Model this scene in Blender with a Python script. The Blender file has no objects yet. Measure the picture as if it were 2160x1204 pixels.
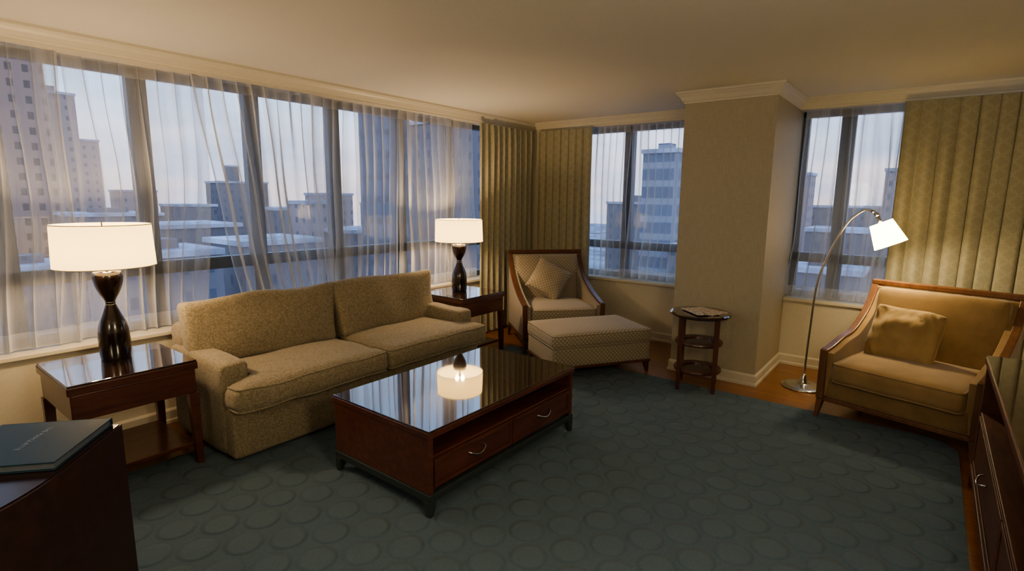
import bpy, bmesh, math, random
from mathutils import Vector, Matrix, noise
random.seed(7)
col=bpy.context.scene.collection
pi=math.pi
try:
    bpy.context.scene.view_settings.look='AgX - Medium High Contrast'
except Exception: pass
# ------------------------------------------------------------------ materials
class NT:
    def __init__(s,name):
        s.m=bpy.data.materials.new(name); s.m.use_nodes=True
        s.t=s.m.node_tree; s.n=s.t.nodes; s.l=s.t.links
        s.n.clear(); s.out=s.n.new('ShaderNodeOutputMaterial')
    def put(s,sock,v):
        if isinstance(v,bpy.types.NodeSocket): s.l.new(v,sock)
        elif v is not None:
            if hasattr(sock.default_value,'__len__') and hasattr(v,'__len__') and len(v)==3 and len(sock.default_value)==4: v=(*v,1)
            sock.default_value=v
    def math(s,op,a,b=None,c=None,clamp=False):
        x=s.n.new('ShaderNodeMath'); x.operation=op; x.use_clamp=clamp
        s.put(x.inputs[0],a)
        if b is not None: s.put(x.inputs[1],b)
        if c is not None: s.put(x.inputs[2],c)
        return x.outputs[0]
    def sel(s,f,a,b):  # f ? b : a
        return s.math('ADD',s.math('MULTIPLY',s.math('SUBTRACT',1.0,f),a),s.math('MULTIPLY',f,b))
    def coords(s,kind='Object'):
        return s.n.new('ShaderNodeTexCoord').outputs[kind]
    def sep(s,v):
        x=s.n.new('ShaderNodeSeparateXYZ'); s.l.new(v,x.inputs[0]); return x.outputs
    def comb(s,a,b,c=0.0):
        x=s.n.new('ShaderNodeCombineXYZ'); s.put(x.inputs[0],a); s.put(x.inputs[1],b); s.put(x.inputs[2],c); return x.outputs[0]
    def mapv(s,v,scale=(1,1,1),loc=(0,0,0)):
        x=s.n.new('ShaderNodeMapping'); s.l.new(v,x.inputs[0]); x.inputs['Scale'].default_value=scale; x.inputs['Location'].default_value=loc; return x.outputs[0]
    def noise(s,v,scale,detail=3,rough=.5,dist=0):
        x=s.n.new('ShaderNodeTexNoise'); s.l.new(v,x.inputs['Vector']); x.inputs['Scale'].default_value=scale; x.inputs['Detail'].default_value=detail; x.inputs['Roughness'].default_value=rough; x.inputs['Distortion'].default_value=dist; return x.outputs['Fac']
    def ramp(s,f,stops):
        x=s.n.new('ShaderNodeValToRGB'); s.l.new(f,x.inputs[0]); e=x.color_ramp.elements
        while len(e)<len(stops): e.new(.5)
        for el,(p,c) in zip(e,stops): el.position=p; el.color=(*c,1) if len(c)==3 else c
        return x.outputs[0]
    def mix(s,f,a,b):
        x=s.n.new('ShaderNodeMix'); x.data_type='RGBA'; s.put(x.inputs[0],f); s.put(x.inputs[6],a); s.put(x.inputs[7],b); return x.outputs[2]
    def bump(s,h,strength=.3,dist=.01):
        x=s.n.new('ShaderNodeBump'); s.l.new(h,x.inputs['Height']); x.inputs['Strength'].default_value=strength; x.inputs['Distance'].default_value=dist; return x.outputs[0]
    def prin(s,color,rough=.5,metal=0,normal=None,**kw):
        x=s.n.new('ShaderNodeBsdfPrincipled'); s.put(x.inputs['Base Color'],color); s.put(x.inputs['Roughness'],rough); s.put(x.inputs['Metallic'],metal)
        if normal is not None: s.l.new(normal,x.inputs['Normal'])
        for k,v in kw.items(): s.put(x.inputs[k.replace('_',' ')],v)
        s.l.new(x.outputs[0],s.out.inputs[0]); return x
def simple(name,color,rough=.5,metal=0,nscale=40,var=.06,bump=.05,**kw):
    t=NT(name); c=t.coords(); f=t.noise(c,nscale,4)
    d=tuple(max(0,v*(1-var)) for v in color); l=tuple(v*(1+var) for v in color)
    t.prin(t.ramp(f,[(.3,d),(.7,l)]),rough,metal,t.bump(f,bump,.002),**kw); return t.m
def wood(name,dark,light,rough=.25,scale=1.0,coat=.4,axis=1):
    t=NT(name); c=t.coords(); sc=[14*scale]*3; sc[axis]=1.6*scale
    v=t.mapv(c,tuple(sc)); n=t.noise(v,2.2,6,.6,.7); f=t.noise(t.mapv(c,tuple(x*6 for x in sc)),2,2)
    k=t.math('ADD',t.math('MULTIPLY',n,.8),t.math('MULTIPLY',f,.2))
    t.prin(t.ramp(k,[(.32,dark),(.68,light)]),rough,0,t.bump(k,.08,.002),Coat_Weight=coat,Coat_Roughness=.12); return t.m
M={}
M['mahog']=wood('mahogany',(.052,.017,.011),(.13,.041,.024),.30)
M['mahogx']=wood('mahogany_cross',(.05,.018,.011),(.12,.042,.022),.28,axis=0)
M['cabwood']=wood('cabinet_mahogany',(.07,.026,.016),(.16,.06,.033),.5,coat=.0)
M['tablewood']=wood('round_table_wood',(.05,.018,.011),(.12,.042,.022),.3,axis=2)
M['chairwood']=wood('cherry_frame',(.065,.024,.013),(.14,.055,.026),.3,axis=2)
M['honey']=wood('honey_frame',(.095,.042,.020),(.175,.08,.037),.36,coat=.2,axis=2)
M['espresso']=wood('espresso_lamp',(.006,.003,.003),(.020,.008,.006),.16,coat=.8,axis=2)
M['greyframe']=simple('grey_green_metal',(.045,.058,.062),.4,.3)
M['chrome']=simple('brushed_steel',(.62,.60,.56),.22,1.0,bump=.0)
M['bulbmount']=simple('brass_fitting',(.5,.38,.2),.3,1.0)
M['trim']=simple('painted_trim',(.58,.535,.43),.45,var=.02)
M['wallpaint']=simple('wall_paint',(.55,.505,.40),.7,var=.03)
M['ceiling']=simple('ceiling_paint',(.64,.60,.51),.85,nscale=90,var=.02)
M['winframe']=simple('window_aluminium',(.085,.11,.155),.45,.1)
M['folder']=simple('navy_leatherette',(.012,.042,.068),.5,nscale=300,bump=.3,Specular_IOR_Level=.25)
M['paper']=simple('page_stack',(.10,.12,.15),.7)
M['silver']=simple('silver_foil',(.24,.29,.35),.45,.3)
def glasstop(name,dark,light):
    t=NT(name); c=t.coords(); n=t.noise(t.mapv(c,(14,1.6,14)),2.2,6,.6,.7)
    t.prin(t.ramp(n,[(.3,dark),(.7,light)]),.05,0,None,IOR=1.65,Specular_IOR_Level=.7,Coat_Weight=.9,Coat_Roughness=.015,Coat_IOR=1.6); return t.m
M['glasstop']=glasstop('glass_over_mahogany',(.018,.008,.006),(.045,.018,.012))
t=NT('satin_chest_top'); t.prin((.025,.011,.008),.2,0,None,IOR=1.4); M['satintop']=t.m
t=NT('grasscloth_wallpaper'); c=t.coords(); xyz=t.sep(c)
u=t.math('ADD',xyz[0],xyz[1])
st=t.noise(t.comb(t.math('MULTIPLY',u,9),t.math('MULTIPLY',xyz[2],220)),1.5,3)
st2=t.noise(t.comb(t.math('MULTIPLY',u,160),t.math('MULTIPLY',xyz[2],6)),1.5,3)
k=t.math('ADD',t.math('MULTIPLY',st,.5),t.math('MULTIPLY',st2,.5))
t.prin(t.ramp(k,[(.35,(.345,.305,.22)),(.65,(.43,.385,.28))]),.6,0,t.bump(k,.15,.003)); M['wallpaper']=t.m
t=NT('oak_floor'); c=t.coords(); b=t.n.new('ShaderNodeTexBrick'); t.l.new(c,b.inputs['Vector'])
b.inputs['Scale'].default_value=1; b.inputs['Brick Width'].default_value=.9; b.inputs['Row Height'].default_value=.07; b.inputs['Mortar Size'].default_value=.0015
b.inputs['Color1'].default_value=(.30,.12,.035,1); b.inputs['Color2'].default_value=(.20,.072,.02,1); b.inputs['Mortar'].default_value=(.05,.015,.006,1); b.offset=.37
n=t.noise(t.mapv(c,(2,30,1)),2,5,.6,.4)
t.prin(t.mix(.45,b.outputs[0],t.ramp(n,[(.3,(.12,.04,.012)),(.7,(.36,.16,.05))])),.28,0,None,Coat_Weight=.3,Coat_Roughness=.2); M['floor']=t.m
# rug
t=NT('teal_dot_rug'); c=t.coords(); xyz=t.sep(c); P=.235
def disc(ox,oy):
    fx=t.math('SUBTRACT',t.math('FRACT',t.math('ADD',t.math('DIVIDE',xyz[0],P),ox)),.5)
    fy=t.math('SUBTRACT',t.math('FRACT',t.math('ADD',t.math('DIVIDE',xyz[1],P*1.25),oy)),.5)
    fy=t.math('MULTIPLY',fy,1.25)
    return t.math('SQRT',t.math('ADD',t.math('MULTIPLY',fx,fx),t.math('MULTIPLY',fy,fy)))
d=t.math('MINIMUM',disc(0.1,0.2),disc(.6,.7))
h=t.math('SUBTRACT',1,t.math('DIVIDE',t.math('SUBTRACT',d,.28),.08,clamp=True),clamp=True)
rim=t.math('SUBTRACT',1,t.math('MULTIPLY',t.math('ABSOLUTE',t.math('SUBTRACT',d,.345)),18),clamp=True)
fz=t.noise(c,260,3,.7); fz2=t.noise(c,7,3)
base=t.ramp(fz,[(.3,(.066,.106,.138)),(.7,(.112,.164,.202))])
cc=t.mix(t.math('MULTIPLY',h,.10),base,(.155,.21,.25)); cc=t.mix(t.math('MULTIPLY',rim,.20),cc,(.042,.072,.095))  # dark rim mix paints shading around the raised discs into the colour
cc=t.mix(t.math('MULTIPLY',fz2,.2),cc,(.09,.14,.175))
hh=t.math('ADD',h,t.math('MULTIPLY',fz,.3))
t.prin(cc,1.0,0,t.bump(hh,1.0,.011),Sheen_Weight=.1,Specular_IOR_Level=.08); M['rug']=t.m
# sofa
t=NT('sofa_scroll_fabric'); c=t.coords(); w=t.n.new('ShaderNodeTexVoronoi'); w.feature='DISTANCE_TO_EDGE'
nz=t.n.new('ShaderNodeTexNoise'); nz.inputs['Scale'].default_value=20; t.l.new(c,nz.inputs['Vector'])
vm=t.n.new('ShaderNodeVectorMath'); vm.operation='MULTIPLY_ADD'; t.l.new(nz.outputs['Color'],vm.inputs[0]); vm.inputs[1].default_value=(.12,.12,.12); t.l.new(c,vm.inputs[2])
t.l.new(vm.outputs[0],w.inputs['Vector']); w.inputs['Scale'].default_value=40
f=t.math('LESS_THAN',w.outputs['Distance'],.10); fz=t.noise(c,400,2)
cc=t.mix(f,(.31,.265,.185),(.212,.175,.115)); cc=t.mix(t.math('MULTIPLY',fz,.35),cc,(.19,.158,.103))
t.prin(cc,.9,0,t.bump(t.math('SUBTRACT',fz,f),.45,.002),Sheen_Weight=.2,Specular_IOR_Level=.2); M['sofa']=t.m
def dotfab(name,bg,dot,k,thr=.5):
    t=NT(name); p=t.sep(t.coords()); n=t.sep(t.coords('Normal'))
    fx=t.math('GREATER_THAN',t.math('ABSOLUTE',n[0]),.7); fzz=t.math('GREATER_THAN',t.math('ABSOLUTE',n[2]),.65)
    cu=t.sel(fx,p[0],p[1]); cv=t.sel(fzz,p[2],p[1])
    q=t.math('MULTIPLY',t.math('COSINE',t.math('MULTIPLY',cu,k)),t.math('COSINE',t.math('MULTIPLY',cv,k)))
    f=t.math('GREATER_THAN',q,thr); fz=t.noise(t.coords(),350,2)
    cc=t.mix(f,bg,dot); t.prin(t.mix(t.math('MULTIPLY',fz,.25),cc,bg),.85,0,t.bump(t.math('ADD',f,fz),.2,.002),Sheen_Weight=.2,Specular_IOR_Level=.2); return t.m
M['dot']=dotfab('dotted_upholstery',(.26,.22,.165),(.47,.415,.32),165,.48)
M['dot2']=dotfab('dotted_pillow',(.25,.21,.155),(.42,.37,.28),165,.48)
def velvet(name,c1,c2):
    t=NT(name); c=t.coords(); f=t.noise(c,6,4,.6); g=t.noise(c,300,2)
    t.prin(t.ramp(f,[(.3,c1),(.7,c2)]),.85,0,t.bump(g,.1,.001),Sheen_Weight=.4,Sheen_Roughness=.4,Specular_IOR_Level=.2); return t.m
M['velvet']=velvet('gold_velvet',(.22,.145,.068),(.30,.20,.096))
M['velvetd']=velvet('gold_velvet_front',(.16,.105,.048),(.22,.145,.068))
M['velvetp']=velvet('gold_velvet_pillow',(.28,.19,.088),(.38,.265,.13))
# drapes
t=NT('circle_pattern_drape'); uv=t.sep(t.coords('UV')); S=.10
def ring(ox,oy):
    fx=t.math('SUBTRACT',t.math('FRACT',t.math('ADD',t.math('DIVIDE',uv[0],S),ox)),.5)
    fy=t.math('SUBTRACT',t.math('FRACT',t.math('ADD',t.math('DIVIDE',uv[1],S),oy)),.5)
    d=t.math('SQRT',t.math('ADD',t.math('MULTIPLY',fx,fx),t.math('MULTIPLY',fy,fy)))
    return t.math('LESS_THAN',t.math('ABSOLUTE',t.math('SUBTRACT',d,.42)),.028)
f=t.math('MAXIMUM',ring(0,0),ring(.5,.5)); wv=t.noise(t.coords('UV'),500,2)
cc=t.mix(t.math('MULTIPLY',f,.26),(.335,.315,.23),(.54,.51,.40)); cc=t.mix(t.math('MULTIPLY',wv,.2),cc,(.27,.255,.185))
t.prin(cc,.8,0,t.bump(wv,.1,.001),Sheen_Weight=.1,Specular_IOR_Level=.25); M['drape']=t.m
M['lining']=simple('drape_lining',(.62,.55,.42),.8)
# sheers
t=NT('sheer_voile'); lw=t.n.new('ShaderNodeLayerWeight'); lw.inputs[0].default_value=.5
uv=t.sep(t.coords('UV'))
hem=t.math('LESS_THAN',uv[1],.10); top=t.math('GREATER_THAN',uv[1],1.64)
th=t.noise(t.mapv(t.coords('UV'),(1,.03,1)),120,2); lf=t.noise(t.mapv(t.coords('UV'),(1,.12,1)),3.6,3)
op=t.math('ADD',.20,t.math('MULTIPLY',t.math('POWER',lw.outputs['Facing'],1.3),.95))
op=t.math('ADD',op,t.math('MULTIPLY',th,.12)); op=t.math('ADD',op,t.math('MULTIPLY',t.math('SUBTRACT',lf,.46),1.1)); op=t.math('ADD',op,t.math('MULTIPLY',hem,.25)); op=t.math('ADD',op,t.math('MULTIPLY',top,.2)); op=t.math('MINIMUM',t.math('MAXIMUM',op,.16),.95)
tr=t.n.new('ShaderNodeBsdfTransparent'); tr.inputs[0].default_value=(.98,.98,.99,1)
df=t.n.new('ShaderNodeBsdfDiffuse'); df.inputs[0].default_value=(.74,.715,.67,1)
tl=t.n.new('ShaderNodeBsdfTranslucent'); tl.inputs[0].default_value=(.54,.58,.63,1)
m1=t.n.new('ShaderNodeMixShader'); m1.inputs[0].default_value=.40; t.l.new(df.outputs[0],m1.inputs[1]); t.l.new(tl.outputs[0],m1.inputs[2])
m2=t.n.new('ShaderNodeMixShader'); t.l.new(op,m2.inputs[0]); t.l.new(tr.outputs[0],m2.inputs[1]); t.l.new(m1.outputs[0],m2.inputs[2]); t.l.new(m2.outputs[0],t.out.inputs[0])
M['sheer']=t.m
t=NT('window_glass'); tr=t.n.new('ShaderNodeBsdfTransparent'); tr.inputs[0].default_value=(.88,.94,.98,1); gl=t.n.new('ShaderNodeBsdfGlossy'); gl.inputs['Roughness'].default_value=.03
m2=t.n.new('ShaderNodeMixShader'); m2.inputs[0].default_value=.04; t.l.new(tr.outputs[0],m2.inputs[1]); t.l.new(gl.outputs[0],m2.inputs[2]); t.l.new(m2.outputs[0],t.out.inputs[0]); M['glass']=t.m
def shade(name,e,strength):
    t=NT(name)
    df=t.n.new('ShaderNodeBsdfDiffuse'); df.inputs[0].default_value=(.8,.72,.55,1)
    tl=t.n.new('ShaderNodeBsdfTranslucent'); tl.inputs[0].default_value=(.80,.66,.40,1)
    m1=t.n.new('ShaderNodeMixShader'); m1.inputs[0].default_value=.42; t.l.new(df.outputs[0],m1.inputs[1]); t.l.new(tl.outputs[0],m1.inputs[2])
    em=t.n.new('ShaderNodeEmission'); em.inputs[0].default_value=(*e,1); em.inputs[1].default_value=strength
    a=t.n.new('ShaderNodeAddShader'); t.l.new(m1.outputs[0],a.inputs[0]); t.l.new(em.outputs[0],a.inputs[1]); t.l.new(a.outputs[0],t.out.inputs[0]); return t.m
M['shade']=shade('linen_shade_lit',(1.0,.76,.34),1.7)
M['shade2']=shade('linen_shade_reading',(1.0,.82,.46),8.0)
t=NT('bulb_glow'); em=t.n.new('ShaderNodeEmission'); em.inputs[0].default_value=(1,.8,.5,1); em.inputs[1].default_value=12; t.l.new(em.outputs[0],t.out.inputs[0]); M['bulb']=t.m
def facade(name,wallc,winc,w,h,mort=.25,haze=.35):
    t=NT(name); xyz=t.sep(t.coords()); b=t.n.new('ShaderNodeTexBrick'); b.offset=0
    t.l.new(t.comb(t.math('ADD',xyz[0],xyz[1]),xyz[2]),b.inputs['Vector']); b.inputs['Scale'].default_value=1
    b.inputs['Brick Width'].default_value=w; b.inputs['Row Height'].default_value=h; b.inputs['Mortar Size'].default_value=mort*h; b.inputs['Mortar Smooth'].default_value=.0
    b.inputs['Color1'].default_value=(*winc,1); b.inputs['Color2'].default_value=(*[x*.6 for x in winc],1); b.inputs['Mortar'].default_value=(*wallc,1)
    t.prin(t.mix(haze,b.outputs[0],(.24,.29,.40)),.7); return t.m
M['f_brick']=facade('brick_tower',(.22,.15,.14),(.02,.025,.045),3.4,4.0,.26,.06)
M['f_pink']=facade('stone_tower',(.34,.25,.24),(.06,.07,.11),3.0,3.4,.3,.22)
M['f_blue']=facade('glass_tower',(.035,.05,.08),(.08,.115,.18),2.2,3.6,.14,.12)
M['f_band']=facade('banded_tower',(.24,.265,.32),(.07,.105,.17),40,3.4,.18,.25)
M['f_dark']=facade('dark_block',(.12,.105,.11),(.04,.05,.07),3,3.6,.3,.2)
M['snow']=simple('snow_roof',(.38,.43,.54),.9,nscale=.12,var=.5)
M['asphalt']=simple('city_ground',(.22,.26,.34),.9,nscale=.03,var=.8)
t=NT('magazine_cover'); c=t.coords(); f=t.noise(c,18,4,.6)
t.prin(t.ramp(f,[(.36,(.06,.08,.12)),(.43,(.6,.58,.52)),(.52,(.75,.72,.66)),(.56,(.42,.06,.04)),(.62,(.72,.68,.6))]),.3); M['mag']=t.m
# ------------------------------------------------------------------ mesh helpers
def finish(name,bm,mat,parent=None,smooth=False,bevel=0,loc=None,seg=2,label=None):
    me=bpy.data.meshes.new(name); bmesh.ops.recalc_face_normals(bm,faces=bm.faces[:]); bm.to_mesh(me); bm.free()
    ob=bpy.data.objects.new(name,me); col.objects.link(ob)
    if isinstance(mat,str): mat=M[mat]
    me.materials.append(mat)
    if smooth: me.shade_smooth()
    if bevel:
        b=ob.modifiers.new('bevel','BEVEL'); b.width=bevel; b.segments=seg; b.limit_method='ANGLE'; b.angle_limit=.6
    if parent: ob.parent=parent
    if loc: ob.location=loc
    if label: ob['label']=label
    return ob
def thing(ob,label,cat,group=None):
    ob['label']=label; ob['category']=cat
    if group: ob['group']=group
    return ob
def root(name,loc,rz,label,cat,group=None):
    e=bpy.data.objects.new(name,None); e.empty_display_size=.1; col.objects.link(e); e.location=loc; e.rotation_euler=(0,0,rz)
    return thing(e,label,cat,group)
def struct(ob): ob['kind']='structure'; return ob
def bx(bm,x0,x1,y0,y1,z0,z1):
    v=[bm.verts.new(p) for p in [(x0,y0,z0),(x1,y0,z0),(x1,y1,z0),(x0,y1,z0),(x0,y0,z1),(x1,y0,z1),(x1,y1,z1),(x0,y1,z1)]]
    for f in [(0,3,2,1),(4,5,6,7),(0,1,5,4),(1,2,6,5),(2,3,7,6),(3,0,4,7)]: bm.faces.new([v[i] for i in f])
def taper(bm,cx,cy,z0,z1,a0,a1,dx=0,dy=0):
    v=[]
    for (z,a,ox,oy) in ((z0,a0,dx,dy),(z1,a1,0,0)):
        for sx,sy in ((-1,-1),(1,-1),(1,1),(-1,1)): v.append(bm.verts.new((cx+ox+sx*a,cy+oy+sy*a,z)))
    for f in [(0,3,2,1),(4,5,6,7),(0,1,5,4),(1,2,6,5),(2,3,7,6),(3,0,4,7)]: bm.faces.new([v[i] for i in f])
def boxes(name,L,mat,parent=None,bevel=.004,**kw):
    bm=bmesh.new()
    for b in L: bx(bm,*b)
    return finish(name,bm,mat,parent,bevel=bevel,**kw)
def lathe(bm,prof,seg=48,c=(0,0,0),caps=True):
    rings=[]
    for r,z in prof:
        rings.append([bm.verts.new((c[0]+r*math.cos(2*pi*i/seg),c[1]+r*math.sin(2*pi*i/seg),c[2]+z)) for i in range(seg)])
    for a,b in zip(rings,rings[1:]):
        for i in range(seg): bm.faces.new((a[i],a[(i+1)%seg],b[(i+1)%seg],b[i]))
    if caps: bm.faces.new(rings[0][::-1]); bm.faces.new(rings[-1])
def catmull(P,n=8):
    P=[Vector(p) for p in P]; Q=[P[0]*2-P[1]]+P+[P[-1]*2-P[-2]]; out=[]
    for i in range(1,len(Q)-2):
        a,b,c,d=Q[i-1:i+3]
        for k in range(n):
            t=k/n; out.append(.5*((2*b)+(c-a)*t+(2*a-5*b+4*c-d)*t*t+(3*b-a-3*c+d)*t**3))
    out.append(P[-1]); return out
def tube(bm,pts,r,seg=12,closed=False):
    pts=[Vector(p) for p in pts]; n=len(pts); rings=[]; up=None
    for i,p in enumerate(pts):
        a=pts[(i-1)%n] if (closed or i>0) else p; b=pts[(i+1)%n] if (closed or i<n-1) else p
        d=(b-a).normalized()
        if up is None: up=Vector((0,0,1)) if abs(d.z)<.9 else Vector((1,0,0))
        s=d.cross(up).normalized(); up=s.cross(d).normalized(); rr=r[i] if isinstance(r,list) else r
        rings.append([bm.verts.new(p+rr*(math.cos(2*pi*k/seg)*s+math.sin(2*pi*k/seg)*up)) for k in range(seg)])
    m=n if closed else n-1
    for i in range(m):
        A,B=rings[i],rings[(i+1)%n]
        for k in range(seg): bm.faces.new((A[k],A[(k+1)%seg],B[(k+1)%seg],B[k]))
    if not closed: bm.faces.new(rings[0][::-1]); bm.faces.new(rings[-1])
def prism(bm,poly,x0,x1):
    A=[bm.verts.new((x0,y,z)) for y,z in poly]; B=[bm.verts.new((x1,y,z)) for y,z in poly]; n=len(poly)
    bm.faces.new(A); bm.faces.new(B[::-1])
    for i in range(n): bm.faces.new((A[i],B[i],B[(i+1)%n],A[(i+1)%n]))
def rbox(bm,size,r,mat4=None,puff=(0,0,0),cuts=12,nz=0,nscale=4,seed=0,piping=0):
    hx,hy,hz=[s/2 for s in size]; t=bmesh.new(); bmesh.ops.create_cube(t,size=2)
    bmesh.ops.subdivide_edges(t,edges=t.edges[:],cuts=cuts,use_grid_fill=True)
    for v in t.verts:
        u=[math.sin(c*pi/2) if abs(c)<1 else c for c in v.co]
        p=Vector((u[0]*hx,u[1]*hy,u[2]*hz)); q=Vector((max(-hx+r,min(hx-r,p.x)),max(-hy+r,min(hy-r,p.y)),max(-hz+r,min(hz-r,p.z))))
        d=p-q
        if d.length>1e-6: p=q+d.normalized()*r
        a,b,c=p.x/hx,p.y/hy,p.z/hz
        ex=puff[0]*a*(1-b*b)*(1-c*c); ey=puff[1]*b*(1-a*a)*(1-c*c); ez=puff[2]*c*(1-a**4)*(1-b**4)
        p=p+Vector((ex,ey,ez))
        if nz:
            nn=noise.noise_vector(p*nscale+Vector((seed,seed*2,0))); p=p+Vector(nn)*nz
        v.co=p
    if piping:
        for sz in (-1,1):
            pts=[]; rr=r
            for cx,cy,a0 in ((hx-rr,hy-rr,0),(-hx+rr,hy-rr,90),(-hx+rr,-hy+rr,180),(hx-rr,-hy+rr,270)):
                for k in range(5):
                    a=math.radians(a0+k*22.5); R=rr*.80
                    pts.append((cx+R*math.cos(a),cy+R*math.sin(a),sz*(hz-rr*.22)))
            full=[]
            for i in range(len(pts)):
                a=Vector(pts[i]); b=Vector(pts[(i+1)%len(pts)]); k=max(1,int((b-a).length/.05))
                for j in range(k):
                    p=a.lerp(b,j/k)
                    if nz: p=p+Vector(noise.noise_vector(p*nscale+Vector((seed,seed*2,0))))*nz
                    full.append(p)
            tube(t,full,piping,8,True)
    if mat4 is not None: bmesh.ops.transform(t,matrix=mat4,verts=t.verts[:])
    tm=bpy.data.meshes.new('tmp'); t.to_mesh(tm); t.free(); bm.from_mesh(tm); bpy.data.meshes.remove(tm)
def T(x,y,z,rx=0,ry=0,rz=0):
    return Matrix.Translation((x,y,z))@Matrix.Rotation(rz,4,'Z')@Matrix.Rotation(ry,4,'Y')@Matrix.Rotation(rx,4,'X')
def soft(name,size,r,m4,mat,parent,**kw):
    bm=bmesh.new(); rbox(bm,size,r,m4,**kw); return finish(name,bm,mat,parent,smooth=True)
def pillow(bm,a,b,th,m4,n=34,seed=0,wr=.006,pinch=.08,corner=0.0):
    t=bmesh.new(); G={}
    for s in (1,-1):
        for i in range(n+1):
            for j in range(n+1):
                u=-1+2*i/n; v=-1+2*j/n; edge=(i in(0,n) or j in(0,n))
                if edge and s==-1: G[s,i,j]=G[1,i,j]; continue
                U=math.sin(u*pi/2); V=math.sin(v*pi/2)
                cr=1-corner*(U*U*V*V)**2
                x=a*U*cr*(1-pinch*(1-V*V)*abs(U)**3); y=b*V*cr*(1-pinch*(1-U*U)*abs(V)**3)
                z=s*th*((1-U*U)*(1-V*V)+1e-9)**.40 if not edge else 0
                w=(noise.noise(Vector((x*9+seed,y*9,s*3)))*3+abs(noise.noise(Vector((x*20+y*10+seed,y*7,s*5))))*4)*wr*(0 if edge else 1)
                x+=noise.noise(Vector((y*6,seed,1)))*wr*1.2; y+=noise.noise(Vector((x*6,seed,5)))*wr*1.2
                G[s,i,j]=t.verts.new((x,y,z+w))
    for s in (1,-1):
        for i in range(n):
            for j in range(n):
                t.faces.new([G[s,i,j],G[s,i+1,j],G[s,i+1,j+1],G[s,i,j+1]][::s])
    rim=[G[1,i,0].co.copy() for i in range(n)]+[G[1,n,j].co.copy() for j in range(n)]+[G[1,n-i,n].co.copy() for i in range(n)]+[G[1,0,n-j].co.copy() for j in range(n)]
    tube(t,rim,.006,8,True)
    bmesh.ops.transform(t,matrix=m4,verts=t.verts[:])
    tm=bpy.data.meshes.new('tmp'); t.to_mesh(tm); t.free(); bm.from_mesh(tm); bpy.data.meshes.remove(tm)
def sweep(name,path,prof,mat):
    bm=bmesh.new(); rings=[]; n=len(path); P=[Vector(p) for p in path]
    for i,p in enumerate(P):
        d1=(P[i]-P[i-1]).normalized() if i>0 else (P[1]-P[0]).normalized()
        d2=(P[i+1]-P[i]).normalized() if i<n-1 else d1
        n1=Vector((d1.y,-d1.x)); n2=Vector((d2.y,-d2.x)); m=(n1+n2).normalized(); k=1/max(.2,m.dot(n1))
        rings.append([bm.verts.new((p.x+m.x*k*o,p.y+m.y*k*o,z)) for o,z in prof])
    for A,B in zip(rings,rings[1:]):
        for k in range(len(prof)-1): bm.faces.new((A[k],B[k],B[k+1],A[k+1]))
        bm.faces.new((A[-1],B[-1],B[0],A[0]))
    bm.faces.new(rings[0]); bm.faces.new(rings[-1][::-1])
    return struct(finish(name,bm,mat))
# ------------------------------------------------------------------ room shell
XR,YN,H=5.0,-7.6,2.475
SZ=.65; HZ=2.38
struct(boxes('floor',[(-.35,XR+.2,YN-.2,.35,-.2,0)],'floor',bevel=0))
struct(boxes('ceiling',[(-.35,XR+.2,YN-.2,.35,H,H+.2)],'ceiling',bevel=0))
struct(boxes('wall_left',[(-.35,0,YN-.2,.35,0,SZ-.03),(-.35,0,YN-.2,.35,HZ,H),(-.35,0,YN-.2,-6.55,SZ-.03,HZ),(-.35,0,-.60,.35,SZ-.03,HZ)],'wallpaint',bevel=0))
struct(boxes('wall_back',[(0,XR+.2,0,.35,0,SZ-.03),(0,XR+.2,0,.35,HZ,H),(0,.45,0,.35,SZ-.03,HZ),(4.85,XR+.2,0,.35,SZ-.03,HZ)],'wallpaint',bevel=0))
struct(boxes('wall_pillar',[(2.25,2.99,-.89,.35,0,H)],'wallpaper',bevel=0))
struct(boxes('wall_right',[(XR,XR+.2,YN-.2,0,0,H)],'wallpaint',bevel=0))
struct(boxes('wall_near',[(0,XR,YN-.2,YN,0,H)],'wallpaint',bevel=0))
struct(boxes('trim_2',[(-.30,.025,-6.55,-.60,SZ-.03,SZ)],'trim',bevel=.006))
struct(boxes('trim_3',[(.45,2.25,-.025,.30,SZ-.03,SZ)],'trim',bevel=.006))
struct(boxes('trim_4',[(2.99,4.85,-.025,.30,SZ-.03,SZ)],'trim',bevel=.006))
path=[(0,YN),(0,0),(2.25,0),(2.25,-.89),(2.99,-.89),(2.99,0),(XR,0),(XR,YN)]
crown=[(0,2.380),(.008,2.380),(.010,2.394),(.018,2.398),(.024,2.410),(.036,2.430),(.050,2.444),(.057,2.454),(.064,2.458),(.066,H),(0,H)]
sweep('trim_1',path,crown,'trim')
bb=[(0,0),(.022,0),(.022,.02),(.014,.03),(.014,.085),(.006,.10),(0,.10)]
sweep('baseboard_left',path[:2],bb,'trim'); sweep('baseboard_back',path[1:7],bb,'trim'); sweep('baseboard_right',path[6:],bb,'trim')
wn=[0]
def window(axis,a,b,off,rail,jamb=.058):
    wn[0]+=1
    def B(s0,s1,d0,d1,z0,z1): return (d0,d1,s0,s1,z0,z1) if axis=='y' else (s0,s1,d0,d1,z0,z1)
    sg=-1 if axis=='y' else 1
    o0,o1=sorted((off,off+sg*.07))
    L=[B(a,a+jamb,o0,o1,SZ,HZ),B(b-jamb,b,o0,o1,SZ,HZ),B(a,b,o0,o1,SZ,SZ+.06),B(a,b,o0,o1,HZ-.05,HZ),B(a,b,o0,o1,rail-.045,rail+.045)]
    fr=struct(boxes('window_%d'%wn[0],L,'winframe',bevel=.004))
    g=off+sg*.04
    gl=boxes('window_pane',[B(a+jamb,b-jamb,min(g,g+sg*.006),max(g,g+sg*.006),SZ+.06,HZ-.05)],'glass',fr,bevel=0)
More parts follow.
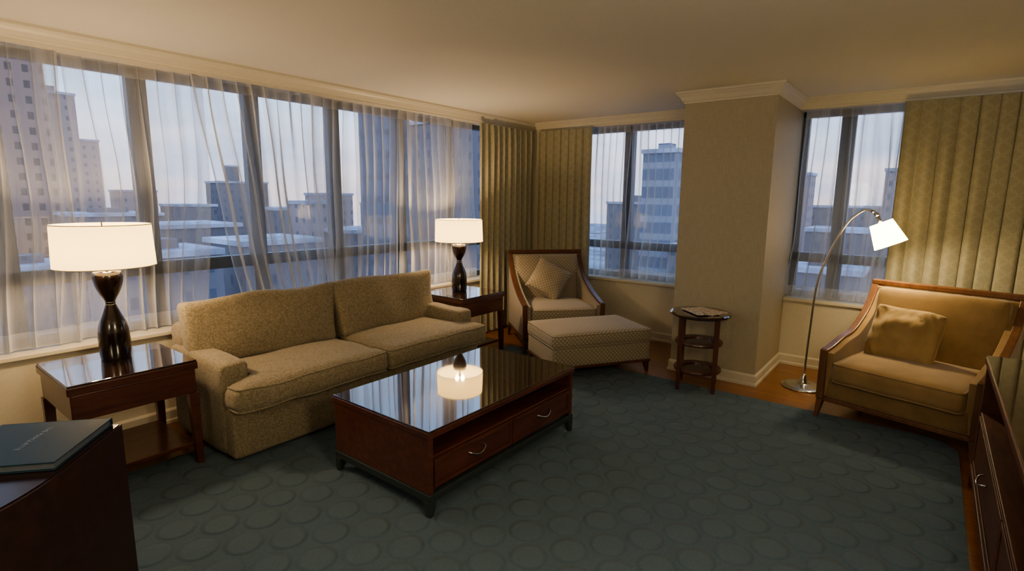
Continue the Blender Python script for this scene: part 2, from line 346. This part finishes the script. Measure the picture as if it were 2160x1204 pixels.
for a,b in zip([-6.55,-5.75,-4.98,-4.23,-3.47,-2.75,-2.0,-1.33],[-5.75,-4.98,-4.23,-3.47,-2.75,-2.0,-1.33,-.60]): window('y',a,b,-.18,1.06)
for a,b in [(.45,1.22),(1.22,2.25),(2.99,3.36),(3.36,4.1),(4.1,4.85)]: window('x',a,b,.18,1.03)
# ------------------------------------------------------------------ curtains
def curtain(name,axis,s0,s1,off,z0,z1,lam,amp,mat,seed,label,cat,group,shift=None,ncol=None,nrow=26,wild=.0,full=1.6,vary=0.0):
    bm=bmesh.new(); uvl=bm.loops.layers.uv.new('UVMap'); W=s1-s0; nc=ncol or int(W/lam*18); rows=[]
    for j in range(nrow+1):
        t=j/nrow; z=z1+(z0-z1)*t; r=[]
        for i in range(nc+1):
            s=i/nc; x=s*W
            ph=2*pi*x/lam+ (1.3*noise.noise(Vector((x*2.1+seed,t*.8,seed)))*2*(.3+wild*t*1.6))
            if vary: ph+=vary*3.0*noise.noise(Vector((x*5+seed,t*.5,seed)))
            A=amp*(.55+.7*abs(noise.noise(Vector((x*3+seed,t*1.1,3.3)))))*(1 if t>.06 else .55+t*7)
            if vary: A*=.6+1.5*vary*abs(noise.noise(Vector((x*7+seed,t*.9,2.2))))*2
            if wild: A*=.45+.9*abs(noise.noise(Vector((x*2.9+seed*2,t*.7,8.1))))*2.8
            f=math.sin(ph)+.25*math.sin(2.1*ph+seed)
            sh=(shift(s,t) if shift else 0)+wild*.14*t*noise.noise(Vector((x*1.8+seed*3,t*1.5,1)))+ .35*lam*math.cos(ph)*.5
            if wild: sh+=.07*wild*min(1,t*3)*noise.noise(Vector((x*5.5+seed,t*.6,4)))
            P=(off+A*f,s0+x+sh,z) if axis=='y' else (s0+x+sh,off+A*f,z)
            r.append((bm.verts.new(P),(x*full,z-z0)))
        rows.append(r)
    for j in range(nrow):
        for i in range(nc):
            q=[rows[j][i],rows[j][i+1],rows[j+1][i+1],rows[j+1][i]]
            f=bm.faces.new([k[0] for k in q])
            for lp,k in zip(f.loops,q): lp[uvl].uv=k[1]
    ob=finish(name,bm,mat,smooth=True); return thing(ob,label,cat,group)
SH='pleated translucent white voile sheer hanging over the window'
def slant(a,b): return lambda s,t: t**1.3*(a*(1-s)+b*s)
for i,(a,b,fl,fr) in enumerate([(-6.5,-4.64,0,-.05),(-4.76,-3.86,.0,-.05),(-3.96,-2.95,.28,.03),(-3.02,-2.05,.0,.0),(-2.14,-1.38,.0,.0),(-1.46,-1.00,.02,0)]):
    curtain('sheer_curtain','y',a,b,-.11 if i%2 else -.065,SZ+.01,HZ,.10,.022,'sheer',i*7.3+1,SH,'curtain','sheer curtains over the long window wall',slant(fl,fr),wild=.8,nrow=36)
G2='sheer curtains beside the pillar'
curtain('sheer_curtain','x',.75,1.30,.07,SZ+.01,HZ,.085,.020,'sheer',44,SH,'curtain',G2,wild=.5)
curtain('sheer_curtain','x',1.26,2.20,.11,SZ+.01,HZ,.090,.022,'sheer',51,SH,'curtain',G2,wild=.5)
curtain('sheer_curtain','x',3.01,3.85,.09,SZ+.01,HZ,.09,.025,'sheer',60,SH,'curtain',G2,wild=.7)
DR='olive beige floor-length drape with interlocking circle pattern'
curtain('drape','y',-1.10,-.07,.055,.02,HZ-.01,.105,.026,'drape',5,DR+' beside the long window','curtain','patterned drapes',nrow=20,vary=.5)
curtain('drape','x',.10,.86,-.055,.02,HZ-.01,.105,.026,'drape',9,DR+' in the room corner','curtain','patterned drapes',nrow=20,vary=.5)
curtain('drape','x',3.75,4.96,-.06,.02,HZ-.01,.115,.028,'drape',13,DR+' behind the gold armchair','curtain','patterned drapes',nrow=20,vary=.55)
# ------------------------------------------------------------------ rug
RT=.006
bm=bmesh.new(); pts=[]
x0,x1,y0,y1,r=.60,4.33,-7.2,-1.20,.10
for cx,cy,a0 in ((x1-.22,y1-.22,0),(x0+.05,y1-.05,90),(x0+.05,y0+.05,180),(x1-.05,y0+.05,270)):
    rr=.22 if a0==0 else .05
    for k in range(9): a=math.radians(a0+k*11.25); pts.append((cx+rr*math.cos(a),cy+rr*math.sin(a)))
A=[bm.verts.new((x,y,.0005)) for x,y in pts]; B=[bm.verts.new((x,y,RT)) for x,y in pts]; bm.faces.new(A[::-1]); bm.faces.new(B)
for i in range(len(pts)): bm.faces.new((A[i],A[(i+1)%len(pts)],B[(i+1)%len(pts)],B[i]))
thing(finish('area_rug',bm,'rug'),'large teal wool rug with raised round dots on wooden floor','rug')
# ------------------------------------------------------------------ storage furniture
def handle(parent,x,y,z,w=.13):
    bm=bmesh.new(); pts=catmull([(x,y-w/2,z+.012),(x+.018,y-w*.42,z+.006),(x+.028,y-w*.2,z-.006),(x+.030,y,z-.010),(x+.028,y+w*.2,z-.006),(x+.018,y+w*.42,z+.006),(x,y+w/2,z+.012)],5)
    tube(bm,pts,.0045,10); finish('handle',bm,'chrome',parent,smooth=True,label='curved brushed steel handle')
def storage(rt,hx,hy,h,zs,zb,nd,wd='mahog',rail='greyframe'):
    body=[(-hx,hx,-hy,hy,h-.035,h-.004),(-hx+.01,hx-.01,-hy+.008,-hy+.038,zb,h-.035),(-hx+.01,hx-.01,hy-.038,hy-.008,zb,h-.035),
          (-hx+.012,hx-.014,-hy+.038,hy-.038,zs-.016,zs),(-hx+.012,hx-.035,-hy+.038,hy-.038,zb,zb+.02),
          (-hx+.012,-hx+.03,-hy+.038,hy-.038,zb,h-.035)]
    for k in range(1,nd):
        y=-hy+2*hy*k/nd; body.append((-hx+.03,hx-.014,y-.009,y+.009,zb+.02,zs-.016))
    boxes('body',body,wd,rt,bevel=.004)
    boxes('glass_top',[(-hx+.004,hx-.004,-hy+.004,hy-.004,h-.004,h+.005)],'glasstop',rt,bevel=.002,label='polished dark glass top')
    L=[(-hx+.005,hx-.005,-hy+.003,-hy+.033,zb-.04,zb),(-hx+.005,hx-.005,hy-.033,hy-.003,zb-.04,zb),(hx-.035,hx-.005,-hy+.033,hy-.033,zb-.04,zb),(-hx+.005,-hx+.035,-hy+.033,hy-.033,zb-.04,zb)]
    boxes('base_rail',L,rail,rt,bevel=.004)
    for sx in (-1,1):
        for sy in (-1,1):
            bm=bmesh.new(); taper(bm,sx*(hx-.03),sy*(hy-.028),0,zb-.04,.014,.026,sx*.008,sy*.008); finish('leg',bm,rail,rt,bevel=.003)
    W=2*(hy-.04)
    for k in range(nd):
        y0=-hy+.04+W*k/nd+.006; y1=-hy+.04+W*(k+1)/nd-.006; z0=zb+.024; z1=zs-.02
        d=boxes('drawer',[(hx-.04,hx-.014,y0,y1,z0,z1),(hx-.014,hx-.008,y0,y1,z0,z0+.02),(hx-.014,hx-.008,y0,y1,z1-.02,z1),(hx-.014,hx-.008,y0,y0+.02,z0+.02,z1-.02),(hx-.014,hx-.008,y1-.02,y1,z0+.02,z1-.02),(-hx+.05,hx-.04,y0+.02,y1-.02,z0+.01,z1-.02)],wd,rt,bevel=.002)
        handle(d,hx-.012,(y0+y1)/2,(z0+z1)/2+.01)
ct=root('coffee_table',(1.868,-3.295,RT),0,'dark mahogany coffee table with reflective top, open shelf and drawers','coffee table')
storage(ct,.395,.665,.447,.315,.12,2)
cb=root('media_cabinet',(4.67,-3.10,0),pi,'dark mahogany low cabinet with open shelf and drawers by the wall','cabinet')
storage(cb,.32,1.28,.745,.44,.125,2,'cabwood','cabwood')
def endtable(x,y,label,h=.30):
    rt=root('end_table',(x,y,RT),0,label,'side table','matching end tables beside the sofa'); H2=.622
    boxes('table_body',[(-h,h,-h,h,H2-.05,H2-.006),(-h+.012,h-.012,-h+.012,h-.012,H2-.19,H2-.05)],'mahog',rt,bevel=.006)
    boxes('glass_top',[(-h+.004,h-.004,-h+.004,h-.004,H2-.006,H2+.004)],'glasstop',rt,bevel=.002)
    boxes('lower_shelf',[(-h+.045,h-.045,-h+.045,h-.045,.10,.125)],'mahog',rt,bevel=.003)
    for sx in (-1,1):
        for sy in (-1,1):
            bm=bmesh.new(); taper(bm,sx*(h-.03),sy*(h-.03),0,H2-.19,.018,.026,sx*.006,sy*.006); finish('leg',bm,'mahog',rt,bevel=.003)
    return rt
endtable(.50,-4.68,'dark mahogany end table with glass top holding the large lamp')
endtable(.385,-1.735,'dark mahogany end table with glass top near the corner drapes',.31)
# ------------------------------------------------------------------ table lamps
def tlamp(x,y,z,label,power,sc=.94):
    rt=root('table_lamp',(x,y,z),0,label,'lamp','matching hourglass table lamps'); rt.scale=(1,1,sc); q=.95
    bm=bmesh.new()
    prof=[(0.072,0),(.076,.004),(.080,.05),(.081,.12),(.077,.18),(.066,.23),(.048,.275),(.033,.315),(.025,.338)]
    P=catmull([(a*q,b,0) for a,b in prof],4); lathe(bm,[(p.x,p.y) for p in P]); finish('lamp_base',bm,'espresso',rt,smooth=True)
    bm=bmesh.new(); lathe(bm,[(.0245*q,.338),(.0262*q,.342),(.0262*q,.348),(.0245*q,.352)]); finish('neck_ring',bm,'espresso',rt,smooth=True)
    bm=bmesh.new(); P=catmull([(a*q,b,0) for a,b in [(.025,.352),(.034,.372),(.050,.402),(.065,.44),(.074,.48),(.075,.51),(.068,.535)]],4); lathe(bm,[(p.x,p.y) for p in P]+[(.02,.54)]); finish('lamp_body',bm,'espresso',rt,smooth=True)
    bm=bmesh.new(); tube(bm,[(0,0,.535),(0,0,.61)],.008); tube(bm,[(0,0,.61),(0,0,.65)],.017)
    for k in range(3):
        a=k*2*pi/3; tube(bm,[(0,0,.65),(.215*math.cos(a),.215*math.sin(a),.80)],.0025,6)
    tube(bm,[(0,0,.64),(0,0,.83)],.003,6); finish('lamp_stem',bm,'bulbmount',rt,smooth=True)
    bm=bmesh.new(); lathe(bm,[(.238,.567),(.230,.815),(.228,.815),(.236,.567),(.238,.567)],72,caps=False); finish('lamp_shade',bm,'shade',rt,smooth=True,label='cream linen drum lampshade, lit')
    for zz,rr in ((.568,.2385),(.814,.2305)):
        bm=bmesh.new(); tube(bm,[(rr*math.cos(2*pi*k/64),rr*math.sin(2*pi*k/64),zz) for k in range(64)],.003,6,True)
        finish('shade_trim',bm,'lining',rt,smooth=True)
    bm=bmesh.new(); bmesh.ops.create_uvsphere(bm,u_segments=16,v_segments=10,radius=.03,matrix=Matrix.Translation((0,0,.68))); finish('light_bulb',bm,'bulb',rt,smooth=True)
    l=bpy.data.lights.new('lamp_light','POINT'); l.energy=power; l.color=(1,.71,.42); l.shadow_soft_size=.05; o=bpy.data.objects.new('lamp_light',l); col.objects.link(o); o.parent=rt; o.location=(0,0,.68)
    return rt
tlamp(.415,-4.66,.6335,'tall espresso hourglass lamp with wide cream drum shade on end table',56)
tlamp(.34,-1.72,.6335,'espresso hourglass lamp with cream drum shade near corner drapes',56,.88)
# ------------------------------------------------------------------ sofa
sf=root('sofa',(0,0,RT),0,'khaki scroll-patterned two-cushion sofa below the window wall','sofa')
Y0,Y1=-4.30,-2.14
soft('seat_base',(.82,Y1-Y0-.02,.31),.025,T(.57,(Y0+Y1)/2,.175),'sofa',sf,cuts=10)
soft('sofa_back',(.20,Y1-Y0-.06,.66),.05,T(.22,(Y0+Y1)/2,.40,0,-.10),'sofa',sf,cuts=10)
for i,y in enumerate((Y0+.085,Y1-.085)):
    soft('armrest',(.74,.17,.56),.035,T(.53,y,.30),'sofa',sf,cuts=14,puff=(0,.012,.010),nz=.010,nscale=5,seed=i*3)
for i,(a,b) in enumerate(((Y0+.0,-3.225),(-3.215,Y1))):
    bm=bmesh.new()
    rbox(bm,(.66,b-a-.01,.15),.05,T(.75,(a+b)/2,.395),puff=(.01,.012,.028),cuts=18,nz=.013,nscale=5,seed=i*5,piping=.006)
    for v in bm.verts:
        out=(a+.175) if i==0 else (b-.175)
        if (i==0 and v.co.y<out) or (i==1 and v.co.y>out):
            if v.co.x<.905: 
                v.co.y=out+(.002 if i==0 else -.002)
    finish('seat_cushion',bm,'sofa',sf,smooth=True)
for i,(a,b) in enumerate(((Y0+.02,-3.22),(-3.215,Y1-.02))):
    bm=bmesh.new()
    rbox(bm,(.18,b-a,.45),.045,T(.37,(a+b)/2,.665,0,-.26,0),puff=(.035,.0,-.010 if i==0 else .006),cuts=22,nz=.036,nscale=2.8,seed=i*9+3)
    finish('back_cushion',bm,'sofa',sf,smooth=True)
for x in (.24,.90):
    for y in (Y0+.12,Y1-.12):
        bm=bmesh.new(); taper(bm,x,y,0,.025,.02,.03); finish('foot',bm,'mahog',sf,bevel=.003)
# ------------------------------------------------------------------ armchairs
def armchair(loc,rz,W,fab,wd,label,hb=.95,sd=0.0,fabd=None):
    rt=root('armchair',loc,rz,label,'armchair'); hw=W/2
    cv=catmull([(0,.43,hb+.005),(0,.375,hb-.10),(0,.29,hb-.20),(0,.17,hb-.285),(0,.03,hb-.35),(0,-.13,.555),(0,-.29,.515),(0,-.395,.498)],6)
    c2=[(p.y,p.z) for p in cv]
    for s in (-1,1):
        xa,xb=sorted((s*(hw-.085),s*(hw-.012)))
        bm=bmesh.new(); poly=[(y,z-.012) for y,z in c2]+[(-.385,.16),(.40,.16)]; prism(bm,poly,xa,xb); finish('armrest',bm,fab,rt,bevel=.012,seg=3)
        bm=bmesh.new(); up=[];dn=[]
        for i,(y,z) in enumerate(c2):
            a=c2[max(0,i-1)]; b=c2[min(len(c2)-1,i+1)]; d=Vector((b[0]-a[0],b[1]-a[1])).normalized(); n=Vector((-d.y,d.x))
            if n.y<=0: n=-n
            up.append((y+n.x*.010,z+n.y*.010)); dn.append((y-n.x*.016,z-n.y*.016))
        xa,xb=sorted((s*(hw-.048),s*hw)); 
        prism(bm,up+dn[::-1],xa,xb); 
        bx(bm,*sorted((s*(hw-.048),s*hw)),-.41,-.375,.14,.505)
        finish('arm_frame',bm,wd,rt,bevel=.005,label='curved polished wooden arm rail')
    bm=bmesh.new()
    bx(bm,-hw,hw,.405,.445,hb-.025,hb+.02)
    finish('top_rail',bm,wd,rt,bevel=.01)
    soft('backrest',(W-.15,.11,hb-.36),.035,T(0,.325,.345+(hb-.38)/2,-.17),fab,rt,puff=(0,.02,0),cuts=12,nz=.003)
    boxes('back_panel',[(-hw+.02,hw-.02,.40,.43,.16,hb-.03)],fab,rt,bevel=.008)
    soft('seat_base',(W-.10,.78,.17),.02,T(0,.0,.235),fabd or fab,rt,cuts=8)
    bm=bmesh.new(); rbox(bm,(W-.175,.70,.145),.045,T(0,-.085,.385-sd),puff=(0,.006,.02),cuts=14,nz=.006,seed=4,piping=.006); finish('seat_cushion',bm,fab,rt,smooth=True)
    boxes('bottom_rail',[(-hw+.01,hw-.01,-.395,-.365,.125,.155),(-hw+.01,hw-.01,.395,.425,.125,.155),(-hw+.01,-hw+.04,-.365,.395,.125,.155),(hw-.04,hw-.01,-.365,.395,.125,.155)],wd,rt,bevel=.004)
    for sx in (-1,1):
        for yy,sy in ((-.385,-1),(.405,1)):
            bm=bmesh.new(); taper(bm,sx*(hw-.027),yy,0,.135,.012,.022,sx*.012,sy*.02); finish('leg',bm,wd,rt,bevel=.003)
    return rt
TH=math.radians(49)
armchair((.90,-.83,RT),TH,.86,'dot','chairwood','wooden framed armchair with beige dotted upholstery by the corner drapes',.96)
bm=bmesh.new(); pillow(bm,.195,.195,.07,Matrix.Identity(4),seed=2,wr=.003)
p=finish('throw_pillow',bm,'dot2',smooth=True); thing(p,'square dotted beige pillow resting on its corner in armchair','pillow')
p.matrix_world=T(.90,-.83,0,0,0,TH)@T(-.03,.12,.69,pi/2-.45,0,0)@Matrix.Rotation(pi/4+.22,4,'Z')
ot=root('ottoman',(1.62,-1.34,RT),math.radians(57),'large beige dotted ottoman with wooden rail and tapered legs','ottoman')
OW=.98
soft('ottoman_base',(OW-.02,.62,.18),.02,T(0,0,.205),'dot',ot,cuts=8)
bm=bmesh.new(); rbox(bm,(OW,.65,.12),.04,T(0,0,.345),puff=(0,0,.018),cuts=14,nz=.003,piping=.006); finish('ottoman_cushion',bm,'dot',ot,smooth=True)
boxes('bottom_rail',[(-OW/2+.005,OW/2-.005,-.315,.315,.10,.122)],'chairwood',ot,bevel=.004)
for sx in (-1,1):
    for sy in (-1,1):
        bm=bmesh.new(); taper(bm,sx*(OW/2-.04),sy*.28,0,.10,.012,.024,sx*.012,sy*.012); finish('leg',bm,'chairwood',ot,bevel=.003)
TR=math.radians(-15)
e=Vector((math.cos(TR),math.sin(TR))); nn=Vector((math.sin(TR),-math.cos(TR)))
W2=.93
c=Vector((3.515,-1.285))+e*(W2/2-.01)-nn*.40
armchair((c.x,c.y,RT),TR,W2,'velvet','honey','wide honey wood framed armchair upholstered in gold velvet',.93,.03,'velvetd')
bm=bmesh.new(); pillow(bm,.215,.20,.080,Matrix.Identity(4),seed=8,wr=.010,pinch=.02,corner=.05)
p=finish('throw_pillow',bm,'velvetp',smooth=True); thing(p,'rumpled gold velvet pillow leaning in the wide armchair','pillow')
p.matrix_world=T(c.x,c.y,0,0,0,TR)@T(-.12,.10,.605,pi/2-.36,0,0)@Matrix.Rotation(-.06,4,'Z')
# ------------------------------------------------------------------ round side table
rt=root('round_side_table',(2.61,-1.22,RT),math.radians(15),'small round dark wood side table with three open tiers','side table')
bm=bmesh.new(); lathe(bm,[(.225,.612),(.24,.62),(.243,.636),(.235,.644)],64); finish('table_top',bm,'glasstop',rt,bevel=0)
def ringshelf(z):
    bm=bmesh.new(); lathe(bm,[(.12,z),(.187,z),(.19,z+.012),(.187,z+.024),(.12,z+.024),(.12,z)],64,caps=False); finish('shelf_ring',bm,'mahogx',rt,smooth=False)
    bm=bmesh.new(); lathe(bm,[(.119,z+.006),(.119,z+.013)],48); finish('shelf_panel',bm,'glasstop',rt)
ringshelf(.15); ringshelf(.38)
for k in range(4):
    a=k*pi/2+pi/4; bm=bmesh.new(); cxx,cyy=.195*math.cos(a),.195*math.sin(a); taper(bm,cxx,cyy,.0,.614,.0155,.018); finish('leg',bm,'tablewood',rt,bevel=.004)
def mag(x,y,z,r,lab):
    bm=bmesh.new(); bx(bm,-.105,.105,-.14,.14,0,.006); o=finish('magazine',bm,'mag',bevel=.002); o.location=(x,y,z); o.rotation_euler=(0,0,r); return thing(o,lab,'magazine','magazines on the round table')
mag(2.64,-1.19,.651,math.radians(70),'open glossy magazine lying on the round side table')
mag(2.62,-1.25,.658,math.radians(48),'folded glossy magazine on top of another magazine')
# ------------------------------------------------------------------ floor lamp
fl=root('floor_lamp',(3.32,-.63,0),0,'brushed steel arc reading lamp with small white tilted shade','lamp')
bm=bmesh.new(); lathe(bm,[(.165,0),(.17,.006),(.165,.014),(.12,.02),(.05,.024),(.032,.035),(.026,.06),(.020,.10),(.012,.115)],56); finish('lamp_base',bm,'chrome',fl,smooth=True)
bm=bmesh.new(); tube(bm,catmull([(0,0,.10),(.01,0,.48),(.03,0,.89),(.095,0,1.16),(.19,0,1.385),(.255,0,1.465),(.31,0,1.50),(.355,0,1.49),(.385,0,1.465)],8),.0085,12); finish('pole',bm,'chrome',fl,smooth=True)
bm=bmesh.new(); tube(bm,[(.37,0,1.475),(.392,0,1.455)],.014); tube(bm,[(.385,0,1.46),(.425,0,1.375)],.012); tube(bm,[(.355,-.02,1.488),(.355,.02,1.488)],.011); finish('swivel_joint',bm,'chrome',fl,smooth=True)
ax=Vector((.43,0,-.90)).normalized(); R4=Vector((0,0,-1)).rotation_difference(ax).to_matrix().to_4x4()
bm=bmesh.new(); lathe(bm,[(.078,.0),(.112,-.185),(.110,-.185),(.076,0),(.078,0)],56,caps=False); lathe(bm,[(.0,-.002),(.077,-.002)],56,caps=False)
bmesh.ops.transform(bm,matrix=Matrix.Translation((.415,0,1.405))@R4,verts=bm.verts[:]); finish('lamp_shade',bm,'shade2',fl,smooth=True,label='white tapered fabric shade, lit')
bp_=Vector((.415,0,1.405))+ax*.10
bm=bmesh.new(); bmesh.ops.create_uvsphere(bm,u_segments=16,v_segments=10,radius=.028,matrix=Matrix.Translation(bp_)); finish('light_bulb',bm,'bulb',fl,smooth=True)
l=bpy.data.lights.new('reading_light','POINT'); l.energy=34; l.color=(1,.79,.48); l.shadow_soft_size=.05; o=bpy.data.objects.new('reading_light',l); col.objects.link(o); o.parent=fl; o.location=Vector((.415,0,1.405))+ax*.12
# ------------------------------------------------------------------ bow-front chest with folder
SX,SY=.006,.005
bm=bmesh.new()
curve=catmull([(1.80,-5.04,0),(1.95,-5.165,0),(2.07,-5.275,0),(2.18,-5.40,0),(2.29,-5.60,0),(2.39,-5.9,0),(2.44,-6.15,0)],6)
outl=[(p.x+SX,p.y+SY) for p in curve]+[(1.9,-6.5),(1.25,-6.1),(1.24,-5.58)]
def slab(bm,poly,z0,z1,inset=0):
    cxm=sum(p[0] for p in poly)/len(poly); cym=sum(p[1] for p in poly)/len(poly)
    P=[]
    for x,y in poly:
        d=Vector((cxm-x,cym-y)).normalized()*inset; P.append((x+d.x,y+d.y))
    A=[bm.verts.new((x,y,z0)) for x,y in P]; B=[bm.verts.new((x,y,z1)) for x,y in P]; bm.faces.new(A); bm.faces.new(B[::-1])
    for i in range(len(P)): bm.faces.new((A[i],A[(i+1)%len(P)],B[(i+1)%len(P)],B[i]))
M['deskwood']=wood('dark_chest_wood',(.020,.009,.007),(.048,.019,.013),.45,coat=0)
dk=root('bow_front_chest',(0,0,0.0),0,'dark mahogany bow-front chest with glossy top','chest')
slab(bm,outl,.09,.742); finish('body',bm,'deskwood',dk,bevel=0)
bm=bmesh.new(); slab(bm,outl,.742,.746,.012); finish('chest_top',bm,'satintop',dk,bevel=0)
bm=bmesh.new(); slab(bm,outl,.012,.09,.04); finish('plinth',bm,'deskwood',dk)
fo=root('guest_folder',(1.80+SX,-5.065+SY,.747),math.atan2(-.65,.76),'navy leatherette guest folder with silver title lying on chest','folder')
boxes('cover',[(0,.33,-.34,-.002,.023,.027),(0,.33,-.34,-.002,0,.003),(-.003,.0,-.34,-.002,0,.027)],'folder',fo,bevel=.001)
boxes('pages',[(.004,.322,-.335,-.008,.003,.023)],'paper',fo,bevel=0)
cu=bpy.data.curves.new('title','FONT'); cu.body='THE MARQUETTE'; cu.size=.022; cu.extrude=.0003; cu.align_x='CENTER'
to=bpy.data.objects.new('tmp_title',cu); col.objects.link(to); bpy.context.view_layer.update()
me=bpy.data.meshes.new_from_object(to.evaluated_get(bpy.context.evaluated_depsgraph_get())); bpy.data.objects.remove(to)
tt=bpy.data.objects.new('title_lettering',me); me.materials.clear(); me.materials.append(M['silver']); col.objects.link(tt); tt.parent=fo; tt.location=(.14,-.17,.0275)
# ------------------------------------------------------------------ city outside
def bld(name,D,dx,dy,w,d,ztop,mat,label,zb=-60,rz=0,snow=True,pent=3.0):
    x,y=4.05+dx*D,-5.6+dy*D
    rt=root(name,(x,y,zb),rz,label,'building')
    boxes('facade',[(-w/2,w/2,-d/2,d/2,0,ztop-zb)],mat,rt,bevel=0)
    boxes('roof',[(-w/2-.3,w/2+.3,-d/2-.3,d/2+.3,ztop-zb,ztop-zb+.8)],'snow' if snow else mat,rt,bevel=0)
    if pent: boxes('rooftop_plant',[(-w*.2,w*.15,-d*.2,d*.2,ztop-zb+.8,ztop-zb+pent)],mat,rt,bevel=0)
def zt(D,y): return 1.56+D*(430-y)/1132
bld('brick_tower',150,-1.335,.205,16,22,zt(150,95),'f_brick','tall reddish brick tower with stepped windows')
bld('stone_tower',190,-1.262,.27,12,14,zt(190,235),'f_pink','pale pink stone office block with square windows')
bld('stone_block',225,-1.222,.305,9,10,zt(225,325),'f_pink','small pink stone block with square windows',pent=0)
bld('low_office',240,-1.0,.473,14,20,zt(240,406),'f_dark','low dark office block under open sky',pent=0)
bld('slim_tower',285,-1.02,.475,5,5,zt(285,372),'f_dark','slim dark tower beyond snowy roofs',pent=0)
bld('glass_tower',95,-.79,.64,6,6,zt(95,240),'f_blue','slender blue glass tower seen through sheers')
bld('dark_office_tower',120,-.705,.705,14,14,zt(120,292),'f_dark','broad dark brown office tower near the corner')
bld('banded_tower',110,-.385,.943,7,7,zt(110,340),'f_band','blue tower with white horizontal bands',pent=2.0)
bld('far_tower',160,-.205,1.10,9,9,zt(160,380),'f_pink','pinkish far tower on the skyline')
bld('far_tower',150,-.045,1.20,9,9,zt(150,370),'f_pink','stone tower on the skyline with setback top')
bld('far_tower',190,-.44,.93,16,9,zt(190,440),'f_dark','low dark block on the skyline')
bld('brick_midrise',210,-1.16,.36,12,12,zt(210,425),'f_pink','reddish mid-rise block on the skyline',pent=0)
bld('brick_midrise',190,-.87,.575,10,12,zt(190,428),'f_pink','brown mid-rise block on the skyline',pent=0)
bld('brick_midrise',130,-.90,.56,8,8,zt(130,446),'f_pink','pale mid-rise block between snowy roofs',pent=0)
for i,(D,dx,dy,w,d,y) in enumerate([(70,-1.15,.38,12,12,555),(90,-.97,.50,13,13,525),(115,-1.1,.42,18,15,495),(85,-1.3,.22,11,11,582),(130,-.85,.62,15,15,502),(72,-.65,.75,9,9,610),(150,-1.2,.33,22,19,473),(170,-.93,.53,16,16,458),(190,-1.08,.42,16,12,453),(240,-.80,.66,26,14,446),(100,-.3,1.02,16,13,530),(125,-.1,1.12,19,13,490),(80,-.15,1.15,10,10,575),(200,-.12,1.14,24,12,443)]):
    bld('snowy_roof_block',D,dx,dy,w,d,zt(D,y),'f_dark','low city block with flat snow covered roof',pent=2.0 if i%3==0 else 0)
g=boxes('ground',[(-900,900,-300,1200,-61,-60)],'asphalt',bevel=0); g['kind']='structure'
# ------------------------------------------------------------------ world, sun, extra light
w=bpy.data.worlds.new('dusk_sky'); bpy.context.scene.world=w; w.use_nodes=True; nt=w.node_tree; nt.nodes.clear()
tc=nt.nodes.new('ShaderNodeTexCoord'); sp=nt.nodes.new('ShaderNodeSeparateXYZ'); nt.links.new(tc.outputs['Generated'],sp.inputs[0])
rp=nt.nodes.new('ShaderNodeValToRGB'); nt.links.new(sp.outputs[2],rp.inputs[0]); E=rp.color_ramp.elements
for _ in range(2): E.new(.5)
for el,(p_,c_) in zip(E,[(0.0,(1.0,.68,.58)),(.06,(.90,.75,.77)),(.17,(.62,.77,.98)),(.6,(.36,.56,.93))]): el.position=p_; el.color=(*c_,1)
mp=nt.nodes.new('ShaderNodeMapping'); nt.links.new(tc.outputs['Generated'],mp.inputs[0]); mp.inputs['Scale'].default_value=(1.5,1.5,5)
nz=nt.nodes.new('ShaderNodeTexNoise'); nz.inputs['Scale'].default_value=2.4; nz.inputs['Detail'].default_value=6; nt.links.new(mp.outputs[0],nz.inputs['Vector'])
r2=nt.nodes.new('ShaderNodeValToRGB'); nt.links.new(nz.outputs['Fac'],r2.inputs[0]); r2.color_ramp.elements[0].position=.42; r2.color_ramp.elements[1].position=.66
mx=nt.nodes.new('ShaderNodeMix'); mx.data_type='RGBA'; nt.links.new(r2.outputs[0],mx.inputs[0]); nt.links.new(rp.outputs[0],mx.inputs[6]); mx.inputs[7].default_value=(.50,.54,.68,1)
bg=nt.nodes.new('ShaderNodeBackground'); nt.links.new(mx.outputs[2],bg.inputs[0]); bg.inputs[1].default_value=2.4
ow=nt.nodes.new('ShaderNodeOutputWorld'); nt.links.new(bg.outputs[0],ow.inputs[0])
l=bpy.data.lights.new('low_sun','SUN'); l.energy=.6; l.color=(1,.66,.55); l.angle=.05; o=bpy.data.objects.new('low_sun',l); col.objects.link(o); o.rotation_euler=Vector((0,0,-1)).rotation_difference(Vector((-1,.35,-.14)).normalized()).to_euler()
for (x,y,z,en,s) in [(4.4,-4.7,1.8,62,.2),(2.8,-7.0,1.7,30,.25)]:  # unseen point lights: inferred lamp off to the right, added fill behind camera
    l=bpy.data.lights.new('unseen_room_light','POINT'); l.energy=en; l.color=(1,.84,.60); l.shadow_soft_size=s; o=bpy.data.objects.new('unseen_room_light',l); col.objects.link(o); o.location=(x,y,z)
# ------------------------------------------------------------------ camera
yaw,pitch,roll=-.6607,.1613,.0095
F=Vector((math.sin(yaw)*math.cos(pitch),math.cos(yaw)*math.cos(pitch),-math.sin(pitch)))
r_=Vector((math.cos(yaw),-math.sin(yaw),0)); u_=r_.cross(F)
R=math.cos(roll)*r_+math.sin(roll)*u_; U=-math.sin(roll)*r_+math.cos(roll)*u_
cam=bpy.data.cameras.new('camera'); cam.lens=18.875; cam.sensor_width=36; cam.clip_end=2000
co=bpy.data.objects.new('camera',cam); col.objects.link(co)
mw=Matrix((( R.x,U.x,-F.x,4.0474),(R.y,U.y,-F.y,-5.6214),(R.z,U.z,-F.z,1.5635),(0,0,0,1))); co.matrix_world=mw
bpy.context.scene.camera=co
